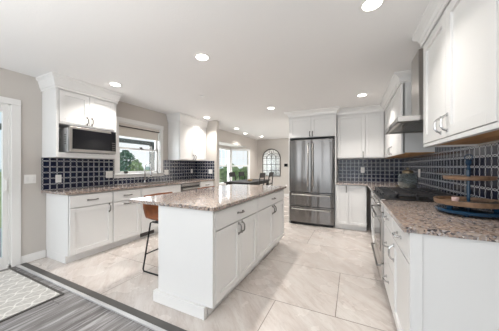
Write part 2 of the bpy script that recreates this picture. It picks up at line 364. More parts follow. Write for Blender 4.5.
# kitchen window
wy0, wy1, wz0, wz1 = 2.46, 3.39, 1.10, 2.05
w_o = thing('window_1', 'white double-hung kitchen window above the sink', None, (XW, 2.96, wz0), kind='structure')
build('casing', MB().box(XW, XW + .02, 2.39, wy0, 1.07, 2.12).box(XW, XW + .02, wy1, 3.46, 1.07, 2.12).box(XW, XW + .022, 2.38, 3.47, wz1, 2.13).box(XW, XW + .02, 2.38, 3.47, 1.03, 1.085), M['trim'], w_o, .003)
build('sill', MB().box(XO, XW + .045, 2.37, 3.48, 1.085, 1.105), M['trim'], w_o, .004)
build('jamb', MB().box(XO, XW, wy0, wy0 + .015, wz0, wz1).box(XO, XW, wy1 - .015, wy1, wz0, wz1).box(XO, XW, wy0, wy1, wz1 - .015, wz1), M['trim'], w_o)
for (za, zb, xx, nm) in ((1.56, 2.03, XW - .105, 'upper_sash'), (1.108, 1.60, XW - .075, 'lower_sash')):
    y0, y1 = wy0 + .02, wy1 - .02
    sh = build(nm, MB().box(xx, xx + .03, y0, y0 + .04, za, zb).box(xx, xx + .03, y1 - .04, y1, za, zb).box(xx, xx + .03, y0, y1, za, za + .04).box(xx, xx + .03, y0, y1, zb - .035, zb), M['trim'], w_o, .003)
    build('pane', MB().box(xx + .012, xx + .017, y0 + .035, y1 - .035, za + .035, zb - .03), M['glass'], sh)
    if nm == 'lower_sash': build('sash_lock', MB().box(xx + .03, xx + .045, 2.93, 3.0, 1.585, 1.60).box(xx + .0, xx + .03, 2.945, 2.985, 1.60, 1.625), M['bronze'], sh)
sh = thing('roller_shade', 'cream roller shade rolled up at the top of the kitchen window', 'window shade', (XW - .02, 2.96, 1.9))
build('valance', MB().box(XW - .045, XW + .0, wy0 + .02, wy1 - .02, 1.985, 2.033), M['shade'], sh, .004)
build('hem_bar', MB().box(XW - .03, XW + .008, wy0 + .02, wy1 - .02, 1.968, 1.984), M['shadehem'], sh)
build('fabric', MB().box(XW - .03, XW - .024, wy0 + .025, wy1 - .025, 1.81, 1.968).box(XW - .034, XW - .02, wy0 + .025, wy1 - .025, 1.80, 1.815), M['shade'], sh)

# crown and frieze above cabinets
def crown_prof(bt, d=.085):
    return [(0, bt - .015), (.014, bt - .015), (.014, bt + .012), (.022, bt + .02), (.028, bt + .045), (.045, CH - .045), (.066, CH - .028), (d - .006, CH - .022), (d, CH - .018), (d, CH), (0, CH)]
BT = 2.312
cr_ = MB().sweep([(XR, 3.29), (.564, 3.29), (.564, 4.86), (-.3, 4.86), (-.3, 4.65), (-1.255, 4.65), (-1.255, YB)], crown_prof(BT), -1)
struct('trim_3', cr_, M['cab'], 'white crown molding above the refrigerator and corner cabinets')
cr_ = MB().sweep([(XR, 1.0), (.564, 1.0), (.564, 2.363), (XR, 2.363)], crown_prof(BT, .065), -1)
struct('trim_4', cr_, M['cab'], 'white crown molding above the near right wall cabinet')

# ------------------------------------------------------------------ cabinet parts (local frame: u along the run, n outward from the door surface, z up)
def frame_xf(kind, X0):
    if kind == '+X': return lambda u, n_, z: (X0 + n_, u, z)
    if kind == '-X': return lambda u, n_, z: (X0 - n_, u, z)
    if kind == '-Y': return lambda u, n_, z: (u, X0 - n_, z)
TH = .02
def pull(xf, u, z, vert, parent, L=.11, m='nickel', big=1.0):
    mb = MB(xf); h = L / 2; pts = []
    for i in range(9):
        t_ = -1 + 2 * i / 8; out = .030 * big * (1 - abs(t_) ** 4 * .98) + .002
        pts.append((u, out, z + h * t_) if vert else (u + h * t_, out, z))
    mb.tube(pts, .0072 * big, 8)
    for s_ in (-1, 1):
        mb.box(*((u - .009, u + .009, 0, .006, z + s_ * h - .012, z + s_ * h + .012) if vert else (u + s_ * h - .012, u + s_ * h + .012, 0, .006, z - .009, z + .009)))
    return build('handle', mb, M[m], parent, smooth=False)
def shaker(mb, u0, u1, z0, z1, w=.06, inner=True):
    mb.box(u0, u0 + w, -TH, 0, z0, z1).box(u1 - w, u1, -TH, 0, z0, z1).box(u0 + w, u1 - w, -TH, 0, z0, z0 + w).box(u0 + w, u1 - w, -TH, 0, z1 - w, z1)
    mb.box(u0 + w, u1 - w, -TH, -.014, z0 + w, z1 - w)
    return mb
def door(xf, u0, u1, z0, z1, parent, hu=None, hz=None, vert=True, L=.11, m='nickel', big=1.0, w=.06):
    d = build('door', shaker(MB(xf), u0, u1, z0, z1, w), M['cab'], parent, .0018)
    if hu is not None: pull(xf, hu, hz, vert, d, L, m, big)
    return d
def drawer(xf, u0, u1, z0, z1, parent, handle=True, L=.12, m='nickel'):
    d = build('drawer', MB(xf).box(u0, u1, -TH, 0, z0, z1), M['cab'], parent, .003)
    if handle: pull(xf, (u0 + u1) / 2, (z0 + z1) / 2, False, d, L, m)
    return d
def base_cab(name_label, xf, u0, u1, depth, fronts, loc, group=None, cat='cabinet', toe=.075):
    t_ = thing('base_cabinet', name_label, cat, loc, group)
    e = .0008
    cb_ = MB(xf)
    if 'sink' in name_label: cb_.box(u0 + e, u1 - e, -depth, -TH - .012, .10, .69).box(u0 + e, u1 - e, -.06, -TH - .012, .69, .883).box(u0 + e, u0 + .02, -depth, -.06, .69, .883).box(u1 - .02, u1 - e, -depth, -.06, .69, .883)
    else: cb_.box(u0 + e, u1 - e, -depth, -TH - .012, .10, .883)
    build('carcass', cb_, M['cab'], t_, .0015)
    build('toe_kick', MB(xf).box(u0 + e, u1 - e, -depth + .01, -TH - toe + .005, 0, .0995), M['cab'], t_)
    for f_ in fronts:
        if f_[0] == 'door': door(xf, *f_[1:5], t_, **(f_[5] if len(f_) > 5 else {}))
        else: drawer(xf, *f_[1:5], t_, **(f_[5] if len(f_) > 5 else {}))
    return t_

# ---- left run
LX = frame_xf('+X', -3.2)
ZD0, ZD1, ZR0, ZR1 = .112, .700, .711, .868
DPL = .585
b1 = base_cab('white end base cabinet nearest the patio door, one wide door', LX, 1.45, 2.0, DPL,
         [('drawer', 1.458, 1.993, ZR0, ZR1), ('door', 1.458, 1.993, ZD0, ZD1, dict(hu=1.945, hz=.64))], (-3.5, 1.72, 0))
base_cab('white base cabinet with two stacked horizontal pulls left of the sink', LX, 2.0, 2.47, DPL,
         [('drawer', 2.006, 2.464, ZR0, ZR1), ('door', 2.006, 2.464, ZD0, ZD1, dict(hu=2.235, hz=.66, vert=False, L=.12))], (-3.5, 2.23, 0))
sk = base_cab('wide white sink base cabinet under the kitchen window', LX, 2.47, 3.40, DPL,
         [('drawer', 2.476, 3.394, ZR0, ZR1, dict(handle=False)), ('door', 2.476, 2.931, ZD0, ZD1, dict(hu=2.90, hz=.62)), ('door', 2.939, 3.394, ZD0, ZD1, dict(hu=2.97, hz=.62))], (-3.5, 2.93, 0))
vg = thing('toe_kick_vent', 'black floor vent grille under the sink cabinet', 'vent', (-3.28, 2.66, .03))
vb = MB().box(-3.289, -3.283, 2.52, 2.80, .02, .085); build('frame', vb, M['black'], vg)
vb = MB()
for k in range(6): vb.box(-3.283, -3.279, 2.53, 2.79, .026 + k * .009, .030 + k * .009)
build('louver', vb, M['nickel'], vg)
base_cab('small white base cabinet between dishwasher and stub wall', LX, 4.03, 4.57, DPL,
         [('drawer', 4.037, 4.563, ZR0, ZR1), ('door', 4.037, 4.563, ZD0, ZD1, dict(hu=4.09, hz=.62))], (-3.5, 4.3, 0))
dw = thing('dishwasher', 'stainless steel dishwasher under the left counter', 'dishwasher', (-3.5, 3.71, 0))
build('body', MB(LX).box(3.405, 4.025, -DPL, -.025, .10, .88), M['black'], dw)
build('toe_panel', MB(LX).box(3.41, 4.02, -.12, -.10, 0, .10), M['black'], dw)
dd = build('door', MB(LX).box(3.412, 4.018, -.025, .005, .115, .79), M['steel'], dw, .004)
build('control_panel', MB(LX).box(3.412, 4.018, -.025, .005, .815, .872), M['steel'], dw, .004)
build('handle', MB(LX).tube([(3.46, .005, .765), (3.46, .045, .765), (3.97, .045, .765), (3.97, .005, .765)], .009), M['steel_plain'], dd)
# left countertop with sink cut-out
cl = MB(); s0, s1, sx0, sx1 = 2.60, 3.30, -3.70, -3.30
cl.box(XW, -3.17, 1.40, s0, .885, CT).box(XW, -3.17, s1, 4.579, .885, CT).box(XW, sx0, s0, s1, .885, CT).box(sx1, -3.17, s0, s1, .885, CT)
tag(build('countertop', cl, M['granite']), 'long speckled granite countertop below the kitchen window', 'countertop')
sn = thing('sink', 'stainless steel sink set in the counter under the window', 'sink', (-3.5, 2.95, .7))
sm = MB(); sm.box(sx0 + .002, sx1 - .002, s0 + .002, s1 - .002, .70, .71)
sm.box(sx0 + .002, sx0 + .01, s0 + .002, s1 - .002, .70, .905).box(sx1 - .01, sx1 - .002, s0 + .002, s1 - .002, .70, .905).box(sx0 + .002, sx1 - .002, s0 + .002, s0 + .01, .70, .905).box(sx0 + .002, sx1 - .002, s1 - .01, s1 - .002, .70, .905)
build('basin', sm, M['steel_plain'], sn); build('drain', MB().lathe([(.04, 0), (.04, .006), (.03, .008)], (-3.5, 2.95, .71)), M['chrome'], sn)
fc = thing('faucet', 'tall chrome gooseneck faucet in front of the window', 'faucet', (-3.745, 2.97, CT))
fx_, fy_ = -3.745, 2.97
build('base', MB().lathe([(.026, 0), (.026, .01), (.018, .03), (.015, .05)], (fx_, fy_, CT)), M['chrome'], fc)
pts = [(fx_, fy_, CT + .04), (fx_, fy_, CT + .26)] + [(fx_ + .09 - .09 * math.cos(a), fy_, CT + .30 + .09 * math.sin(a)) for a in [PI * k / 8 for k in range(0, 8)]] + [(fx_ + .18, fy_, CT + .26), (fx_ + .18, fy_, CT + .20)]
build('spout', MB().tube(pts, .012, 10), M['chrome'], fc, smooth=True)
build('spray_head', MB().lathe([(.014, 0), (.018, .02), (.018, .07), (.013, .09)], (fx_ + .18, fy_, CT + .14)), M['chrome'], fc)
build('lever', MB().tube([(fx_, fy_ + .015, CT + .06), (fx_, fy_ + .05, CT + .07), (fx_ + .02, fy_ + .10, CT + .11)], .006), M['chrome'], fc)
pt = thing('sill_pot', 'small dark pot on the window sill', 'pot', (XW - .02, 2.62, 1.1055))
build('bowl', MB().lathe([(.022, 0), (.034, .02), (.036, .04), (.03, .042)], (XW - .02, 2.62, 1.1055)), M['bronze'], pt)
build('plant', MB().lathe([(.026, 0), (.03, .012), (.012, .03)], (XW - .02, 2.62, 1.1455), 9), M['leafdark'], pt)

# ---- left upper cabinet with microwave
UL = frame_xf('+X', -3.42)
mc = thing('wall_cabinet', 'white wall cabinet holding the microwave', 'cabinet', (-3.6, 1.8, 1.36))
d_ = XW + .001
cb = MB().box(d_, -3.44, 1.41, 1.44, 1.36, 2.40).box(d_, -3.44, 2.165, 2.19, 1.36, 2.40).box(d_, -3.44, 1.44, 2.165, 1.805, 2.40).box(d_, -3.44, 1.44, 2.165, 1.36, 1.425).box(d_, d_ + .01, 1.44, 2.165, 1.425, 1.805)
cb.box(-3.44, -3.42, 1.41, 1.438, 1.36, 2.30).box(-3.44, -3.42, 2.172, 2.19, 1.36, 2.30).box(-3.44, -3.42, 1.438, 2.172, 1.36, 1.425)
build('carcass', cb, M['cab'], mc, .0015)
door(UL, 1.445, 1.797, 1.825, 2.24, mc, 1.768, 1.885, True, .10); door(UL, 1.803, 2.165, 1.825, 2.24, mc, 1.832, 1.885, True, .10)
build('crown_molding', MB().sweep([(XW, 1.41), (-3.42, 1.41), (-3.42, 2.19), (XW, 2.19)], crown_prof(2.262, .065), 1), M['cab'], mc)
mw = thing('microwave', 'stainless steel microwave in the left wall cabinet', 'microwave', (-3.55, 1.83, 1.4255))
build('case', MB().box(-3.60, -3.39, 1.52, 2.145, 1.432, 1.755), mat('microwave_case', (.6, .61, .62), .35, .4), mw, .004)
MX = -3.36
build('door', MB().box(-3.39, MX, 1.525, 2.07, 1.437, 1.775), M['steel_plain'], mw, .004)
build('door_window', MB().box(MX, MX + .003, 1.56, 2.07, 1.475, 1.745), M['blackgloss'], mw)
cp = build('control_panel', MB().box(-3.39, MX + .002, 2.073, 2.143, 1.437, 1.775), M['blackgloss'], mw)
bt_ = MB()
for i in range(5):
    for j in range(3): bt_.box(MX + .002, MX + .004, 2.083 + j * .019, 2.096 + j * .019, 1.47 + i * .03, 1.485 + i * .03)
build('keypad', bt_, M['nickel'], cp)
build('trim_strip', MB().box(MX, MX + .006, 1.525, 2.143, 1.437, 1.472), M['steel_plain'], mw, .002)
build('foot', MB().box(-3.58, -3.45, 1.55, 2.1, 1.4255, 1.432), M['black'], mw)
# side vents of the case
for k in range(5): build('vent_slot', MB().box(-3.47, -3.43, 1.5185, 1.52, 1.54 + k * .03, 1.548 + k * .03), M['gasket'], mw)

UL2 = frame_xf('+X', -3.44)
uc = thing('wall_cabinet', 'white two-door wall cabinet beside the stub wall', 'cabinet', (-3.6, 4.1, 1.385))
build('carcass', MB().box(d_, -3.468, 3.62, 4.578, 1.385, 2.40), M['cab'], uc, .0015)
door(UL2, 3.63, 4.093, 1.40, 2.25, uc, 4.06, 1.46, True, .10); door(UL2, 4.102, 4.565, 1.40, 2.25, uc, 4.135, 1.46, True, .10)
build('crown_molding', MB().sweep([(XW, 3.62), (-3.44, 3.62), (-3.44, 4.58)], crown_prof(2.262, .06), 1), M['cab'], uc)

# ---- backsplashes
ts = .010
tag(build('backsplash', MB().box(XW + .001, XW + ts, 1.399, 2.378, CT + .0005, 1.3595).box(XW + .001, XW + ts, 2.378, 3.472, CT + .0005, 1.029).box(XW + .001, XW + ts, 3.472, 4.579, CT + .0005, 1.384), M['splashY']), 'navy patterned tile backsplash around the kitchen window', 'backsplash')
tag(build('backsplash', MB().box(XW + ts + .001, -3.19, 4.568, 4.5795, CT + .0005, 1.384), M['splashX']), 'short piece of navy tile backsplash on the stub wall', 'backsplash')
tag(build('backsplash', MB().box(-.29, XR - ts - .001, YB - ts, YB - .0005, CT + .0005, 1.4035), M['splashX']), 'black and white patterned tile backsplash right of the refrigerator', 'backsplash')
tag(build('backsplash', MB().box(XR - ts, XR - .0005, .6, 2.363, CT + .0005, 1.4035).box(XR - ts, XR - .0005, 2.364, 3.289, CT + .0005, 1.66).box(XR - ts, XR - .0005, 3.29, YB, CT + .0005, 1.4035), M['splashY']), 'blue patterned tile backsplash on the right wall behind the tray', 'backsplash')

# ---- outlets and switches
def plate(label, xf, u, z, w, h, kind, loc, name='outlet', cat='outlet'):
    t_ = thing(name, label, cat, loc)
    build('cover_plate', MB(xf).box(u - w / 2, u + w / 2, 0, .006, z - h / 2, z + h / 2), M['plastic'], t_, .002)
    n_ = max(1, round(w / .07))
    for k in range(n_):
        uu = u - w / 2 + (k + .5) * w / n_
        if kind == 'switch': build('toggle', MB(xf).box(uu - .012, uu + .012, .006, .010, z - .03, z + .03).box(uu - .005, uu + .005, .010, .018, z - .005, z + .012), M['trim'], t_)
        else:
            build('socket', MB(xf).box(uu - .016, uu + .016, .006, .008, z + .006, z + .034).box(uu - .016, uu + .016, .006, .008, z - .034, z - .006), M['trim'], t_)
    return t_
WX = frame_xf('+X', XW); WS = frame_xf('+X', XW + ts)
plate('white double light switch on the bare wall by the patio door', WX, 1.29, 1.075, .115, .115, 'switch', (XW, 1.29, 1.02), 'light_switch', 'switch')
plate('white outlet on tiles below the microwave, nearest the patio door', WS, 1.585, 1.065, .07, .11, 'o', (XW, 1.585, 1.0))
plate('white double switch plate on tiles just left of the kitchen window', WS, 2.295, 1.10, .115, .115, 'switch', (XW, 2.30, 1.04), 'light_switch', 'switch')
plate('white double switch plate on tiles just right of the kitchen window', WS, 3.56, 1.11, .115, .115, 'switch', (XW, 3.56, 1.05), 'light_switch', 'switch')
plate('white outlet on tiles beneath the cabinet beside the stub wall', WS, 4.40, 1.12, .07, .11, 'o', (XW, 4.40, 1.06))
plate('white outlet plate on the tiled stub wall', frame_xf('-Y', 4.568), -3.30, 1.11, .115, .115, 'o', (-3.3, 4.57, 1.05))
plate('white outlet on the patterned tiles right of the refrigerator', frame_xf('-Y', YB - ts), .205, 1.165, .075, .12, 'o', (.205, 5.19, 1.1))
plate('white outlet on the right wall tiles past the range', frame_xf('-X', XR - ts), 3.95, 1.14, .075, .12, 'o', (XR, 3.95, 1.08))

# ---- refrigerator
FX0, FX1, FY = -1.235, -.32, 4.575
fr = thing('refrigerator', 'stainless steel french door refrigerator with two lower drawers', 'refrigerator', (-.78, 4.85, 0))
build('case', MB().box(FX0 + .005, FX1 - .005, 4.66, YB - .02, .03, 1.815), mat('fridge_grey_case', (.12, .12, .125), .5, .3), fr)
def bowfront(x0, x1, z0, z1, y, bow=.022):
    pl = [(x0, y + .075), (x1, y + .075)]; xm0, xm1 = FX0, FX1
    for k in range(13):
        xx = x1 + (x0 - x1) * k / 12; t_ = (xx - (xm0 + xm1) / 2) / ((xm1 - xm0) / 2); e = 0
        if k in (0, 12): e = .006
        pl.append((xx, y + bow * t_ * t_ + e))
    return MB().prism(pl, z1 - z0, 2, z0)
xm = (FX0 + FX1) / 2
hm = M['chrome']
for s_, a, b in ((-1, FX0, xm - .003), (1, xm + .003, FX1)):
    d = build('door', bowfront(a, b, .70, 1.80, FY), M['steel'], fr, smooth=False)
    hx = xm + s_ * .045
    build('handle', MB().tube([(hx, FY - .002, 1.72), (hx, FY - .05, 1.70), (hx + s_ * .004, FY - .06, 1.27), (hx, FY - .05, .84), (hx, FY - .002, .82)], .012, 10), M['steel_plain'], d, smooth=True)
for z0, z1, hz in ((.405, .685, .645), (.06, .39, .345)):
    d = build('drawer', bowfront(FX0, FX1, z0, z1, FY), M['steel'], fr)
    build('handle', MB().tube([(FX0 + .07, FY + .012, hz)] + [(FX0 + .07 + (FX1 - FX0 - .14) * k / 8, FY - .035 - .02 * math.sin(PI * k / 8), hz) for k in range(9)] + [(FX1 - .07, FY + .012, hz)], .013, 10), M['steel_plain'], d, smooth=True)
for hx_ in (FX0 + .01, FX1 - .10): build('hinge_cover', MB().box(hx_, hx_ + .09, FY + .04, FY + .12, 1.80, 1.825), M['black'], fr)
build('toe_grille', MB().box(FX0 + .02, FX1 - .02, FY + .06, FY + .09, 0.0, .055), M['black'], fr)
build('badge', MB().box(FX1 - .09, FX1 - .045, FY + .010, FY + .016, 1.745, 1.76), M['red'], fr)
fp = thing('refrigerator_cabinet', 'white cabinet surround above and beside the refrigerator', 'cabinet', (-.78, 4.9, 0))
build('side_panel', MB().box(-1.262, -1.243, 4.655, YB - .001, 0, 2.40), M['cab'], fp)
build('side_panel', MB().box(-.312, -.292, 4.655, YB - .001, 0, 2.40), M['cab'], fp)
build('carcass', MB().box(-1.243, -.312, 4.684, YB - .001, 1.86, 2.40), M['cab'], fp)
FXF = frame_xf('-Y', 4.65)
door(FXF, -1.24, -.785, 1.87, 2.29, fp, -.81, 1.93, True, .09); door(FXF, -.779, -.312, 1.87, 2.29, fp, -.752, 1.93, True, .09)

# ---- back run
BYF = frame_xf('-Y', 4.57)
base_cab('white two-door base cabinet between refrigerator and range corner', BYF, -.29, .25, .62,
         [('door', -.275, -.068, ZD0, .868, dict(hu=-.10, hz=.80, w=.045)), ('door', -.062, .235, ZD0, .868, dict(w=.05))], (0, 4.9, 0))
BU = frame_xf('-Y', 4.86)
ub = thing('wall_cabinet', 'white two-door wall cabinet right of the refrigerator', 'cabinet', (.1, 5.0, 1.404))
build('carcass', MB().box(-.29, .56, 4.892, YB - .001, 1.404, 2.40), M['cab'], ub, .001)
door(BU, -.275, .235, 1.42, 2.29, ub, .20, 1.48, True, .10); door(BU,   .242, .555, 1.42, 2.29, ub, w=.05)

# ---- right run
RX = frame_xf('-X', .28)
DPR = .625
base_cab('white near end base cabinet with one door by the camera', RX, 1.43, 1.95, DPR,
         [('drawer', 1.438, 1.944, ZR0, ZR1, dict(L=.11, m='chrome')), ('door', 1.438, 1.944, ZD0, ZD1, dict(hu=1.89, hz=.60, m='chrome', L=.11))], (.6, 1.7, 0))
base_cab('white three-drawer base cabinet between range and end cabinet', RX, 1.95, 2.45, DPR,
         [('drawer', 1.956, 2.444, ZR0, ZR1, dict(m='chrome')), ('drawer', 1.956, 2.444, .414, .700, dict(m='chrome')), ('drawer', 1.956, 2.444, ZD0, .404, dict(m='chrome'))], (.6, 2.2, 0))
base_cab('white corner base cabinet past the range', RX, 3.25, 4.50, DPR,
         [('drawer', 3.265, 3.90, ZR0, ZR1, dict(m='chrome')), ('door', 3.265, 3.90, ZD0, ZD1, dict(hu=3.31, hz=.6, m='chrome'))], (.6, 3.9, 0))
ep = thing('end_panel', 'flat white panel closing the right counter toward the camera', 'panel', (.6, 1.42, 0))
build('panel', MB().box(.335, XR - .001, 1.413, 1.428, 0, .883), M['cab'], ep, .002)
build('stile', MB().box(.28, .335, 1.405, 1.428, .0, .883), M['cab'], ep, .002)
# countertop L (one slab around the range)
rc = MB(); rc.box(.25, XR - .0005, 1.395, 2.452, .885, CT).box(.86, XR - .0005, 2.452, 3.248, .885, CT).box(.25, XR - .0005, 3.248, YB - .0005, .885, CT).box(-.289, .25, 4.53, YB - .0005, .885, CT)
tag(build('countertop', rc, M['granite']), 'speckled granite countertop around the range on the right', 'countertop')

rg = thing('range', 'stainless steel gas range under the hood', 'range', (.55, 2.85, 0))
build('body', MB().box(.30, .85, 2.456, 3.244, .09, .905), M['steel_plain'], rg)
build('toe_panel', MB().box(.32, .34, 2.46, 3.24, 0, .09), M['black'], rg)
RF = frame_xf('-X', .262)
build('control_panel', MB(RF).box(2.456, 3.244, -.035, .005, .79, .92), M['steel_plain'], rg, .006)
od = build('oven_door', MB(RF).box(2.46, 3.24, -.035, 0, .29, .78), M['steel_plain'], rg, .004)
build('door_window', MB(RF).box(2.56, 3.14, 0, .003, .37, .66), M['blackgloss'], od)
build('handle', MB(RF).tube([(2.51, 0, .735), (2.51, .04, .735), (3.19, .04, .735), (3.19, 0, .735)], .010, 10), M['nickel'], od)
wd = build('drawer', MB(RF).box(2.46, 3.24, -.035, 0, .10, .28), M['steel_plain'], rg, .004)
build('handle', MB(RF).tube([(2.51, 0, .245), (2.51, .034, .245), (3.19, .034, .245), (3.19, 0, .245)], .009, 10), M['nickel'], wd)
for k in range(5):
    yk = 2.54 + k * .155
    build('knob', MB(lambda a, b, c, yk=yk: (.257 - c * .75, yk + a, .855 + b)).lathe([(.024, 0), (.024, .008), (.019, .012), (.017, .038), (.012, .04)], (0, 0, 0), 16), M['nickel'], rg)
ckt = build('cooktop', MB().box(.252, .855, 2.46, 3.24, .905, .925), M['black'], rg, .004)
for (bx, by_, br) in ((.38, 2.60, .05), (.70, 2.60, .042), (.54, 2.85, .06), (.38, 3.10, .042), (.70, 3.10, .05)):
    build('burner', MB().lathe([(br, 0), (br, .012), (br * .8, .014), (br * .8, .024), (br * .3, .026)], (bx, by_, .925), 20), M['iron'], ckt)
for k in range(3):
    y0 = 2.475 + k * .256; y1 = y0 + .246; g = MB(); t_ = .008; z0, z1 = .960, .978
    g.box(.27, .84, y0, y0 + 2 * t_, z0, z1).box(.27, .84, y1 - 2 * t_, y1, z0, z1).box(.27, .284, y0, y1, z0, z1).box(.826, .84, y0, y1, z0, z1)
    for xx in (.40, .55, .70): g.box(xx - t_, xx + t_, y0, y1, z0, z1)
    g.box(.27, .84, (y0 + y1) / 2 - t_, (y0 + y1) / 2 + t_, z0, z1)
    for xx in (.275, .55, .83):
        for yy in (y0 + .008, y1 - .008): g.box(xx - .007, xx + .007, yy - .007, yy + .007, .925, z0)
    build('grate', g, M['iron'], rg)

# ---- hood
hd = thing('range_hood', 'stainless steel chimney range hood over the range', 'range hood', (.65, 2.83, 1.65))
hy0, hy1, hx = 2.42, 3.27, .388
hb = MB()   # shallow canopy: vertical lip and low sloped top rising to the chimney
hb.add([(hx, hy0, 1.652), (hx, hy1, 1.652), (XR - .001 - ts, hy1, 1.652), (XR - .001 - ts, hy0, 1.652), (hx, hy0, 1.708), (hx, hy1, 1.708), (XR - .001 - ts, hy1, 1.708), (XR - .001 - ts, hy0, 1.708),
        (.60, 2.68, 1.735), (.60, 2.98, 1.735), (XR - .001 - ts, 2.98, 1.735), (XR - .001 - ts, 2.68, 1.735)],
       [(0, 1, 5, 4), (1, 2, 6, 5), (2, 3, 7, 6), (3, 0, 4, 7), (4, 5, 9, 8), (5, 6, 10, 9), (7, 4, 8, 11), (6, 7, 11, 10), (8, 9, 10, 11)])
hb.box(hx, hx + .03, hy0, hy1, 1.652, 1.66).box(XR - .05, XR - .012, hy0, hy1, 1.652, 1.66).box(hx, XR - .012, hy0, hy0 + .03, 1.652, 1.66).box(hx, XR - .012, hy1 - .03, hy1, 1.652, 1.66)
build('canopy', hb, M['steel_plain'], hd)
fl = MB()
for k in range(14):
    x_ = hx + .035 + k * .032; fl.box(x_, x_ + .02, hy0 + .035, hy1 - .035, 1.664, 1.668)
fl.box(hx + .02, XR - .02, hy0 + .02, hy1 - .02, 1.669, 1.673)
build('baffle_filter', fl, M['nickel'], hd)
build('chimney', MB().box(.604, XR - .001, 2.68, 2.97, 1.736, CH - .001).box(.607, XR - .001, 2.683, 2.967, 1.73, 1.76), M['steel_plain'], hd, .003)
build('button_panel', MB(frame_xf('-X', hx)).box(2.78, 2.92, 0, .002, 1.67, 1.69), M['blackgloss'], hd)

# ---- right wall cabinets
RU = frame_xf('-X', .564)
n1 = thing('wall_cabinet', 'tall white two-door wall cabinet nearest the camera at upper right', 'cabinet', (.7, 1.7, 1.404))
build('carcass', MB().box(.584, XR - .001, 1.0, 2.363, 1.43, 2.40).box(.567, .60, 1.0, 2.363, 1.404, 1.43).box(.60, XR - .001, 2.345, 2.363, 1.404, 1.43).box(.567, .584, 1.0, 1.298, 1.43, 2.33), M['cab'], n1, .001)
build('underside', MB().box(.60, XR - ts - .001, 1.0, 2.345, 1.418, 1.4295), M['rawwood'], n1)
door(RU, 1.859, 2.357, 1.435, 2.29, n1, 1.935, 1.525, True, .105, 'chrome', 1.1, .07)
door(RU, 1.305, 1.854, 1.435, 2.29, n1, 1.822, 1.525, True, .105, 'chrome', 1.1, .07)
n2 = thing('wall_cabinet', 'white wall cabinet in the corner beyond the range hood', 'cabinet', (.7, 4.1, 1.404))
build('carcass', MB().box(.584, XR - .001, 3.29, YB - .001, 1.415, 2.40).box(.567, .60, 3.29, 4.858, 1.404, 2.33), M['cab'], n2, .001)
build('underside', MB().box(.60, XR - ts - .001, 3.30, YB - .02, 1.405, 1.4145), M['rawwood'], n2)
door(RU, 3.305, 4.07, 1.42, 2.29, n2, 4.0, 1.49, True, .12, 'chrome', 1.2); door(RU, 4.08, 4.835, 1.42, 2.29, n2, 4.15, 1.49, True, .12, 'chrome', 1.2)

# ---- island
IX = frame_xf('+X', -1.0)
isl = thing('kitchen_island', 'white kitchen island cabinet with doors facing the range', 'island', (-1.3, 2.4, 0))
build('carcass', MB().box(-1.62, -1.032, 1.44, 3.40, .10, .883), M['cab'], isl, .001)
build('toe_kick', MB().box(-1.60, -1.075, 1.45, 3.38, 0, .0995), M['cab'], isl)
build('end_panel', MB().box(-1.588, -1.004, 1.418, 1.4395, .10, .883), M['cab'], isl, .003)
build('base_board', MB().box(-1.652, -1.072, 1.397, 1.4395, 0, .099), M['cab'], isl, .003)
build('corner_post', MB().box(-1.62, -1.588, 1.43, 1.4395, .1, .883), M['nickel'] if False else M['cab'], isl)
build('corner_stile', MB().box(-1.021, -1.004, 1.44, 1.455, .10, .883), M['cab'], isl)
build('middle_stile', MB().box(-1.0215, -1.006, 2.303, 2.325, .10, .883), M['cab'], isl)
for (a, b) in ((1.458, 2.30), (2.328, 3.395)):
    mid = (a + b) / 2
    drawer(IX, a, b, ZR0, ZR1, isl, L=.10)
    door(IX, a, mid - .004, ZD0, ZD1, isl, mid - .035, .635, True, .10); door(IX, mid + .004, b, ZD0, ZD1, isl, mid + .035, .635, True, .10)
tag(build('island_countertop', MB().box(-1.985, -.972, 1.395, 3.45, .8835, CT), M['granite'], bevel=.003), 'speckled granite island countertop overhanging the stools', 'countertop')

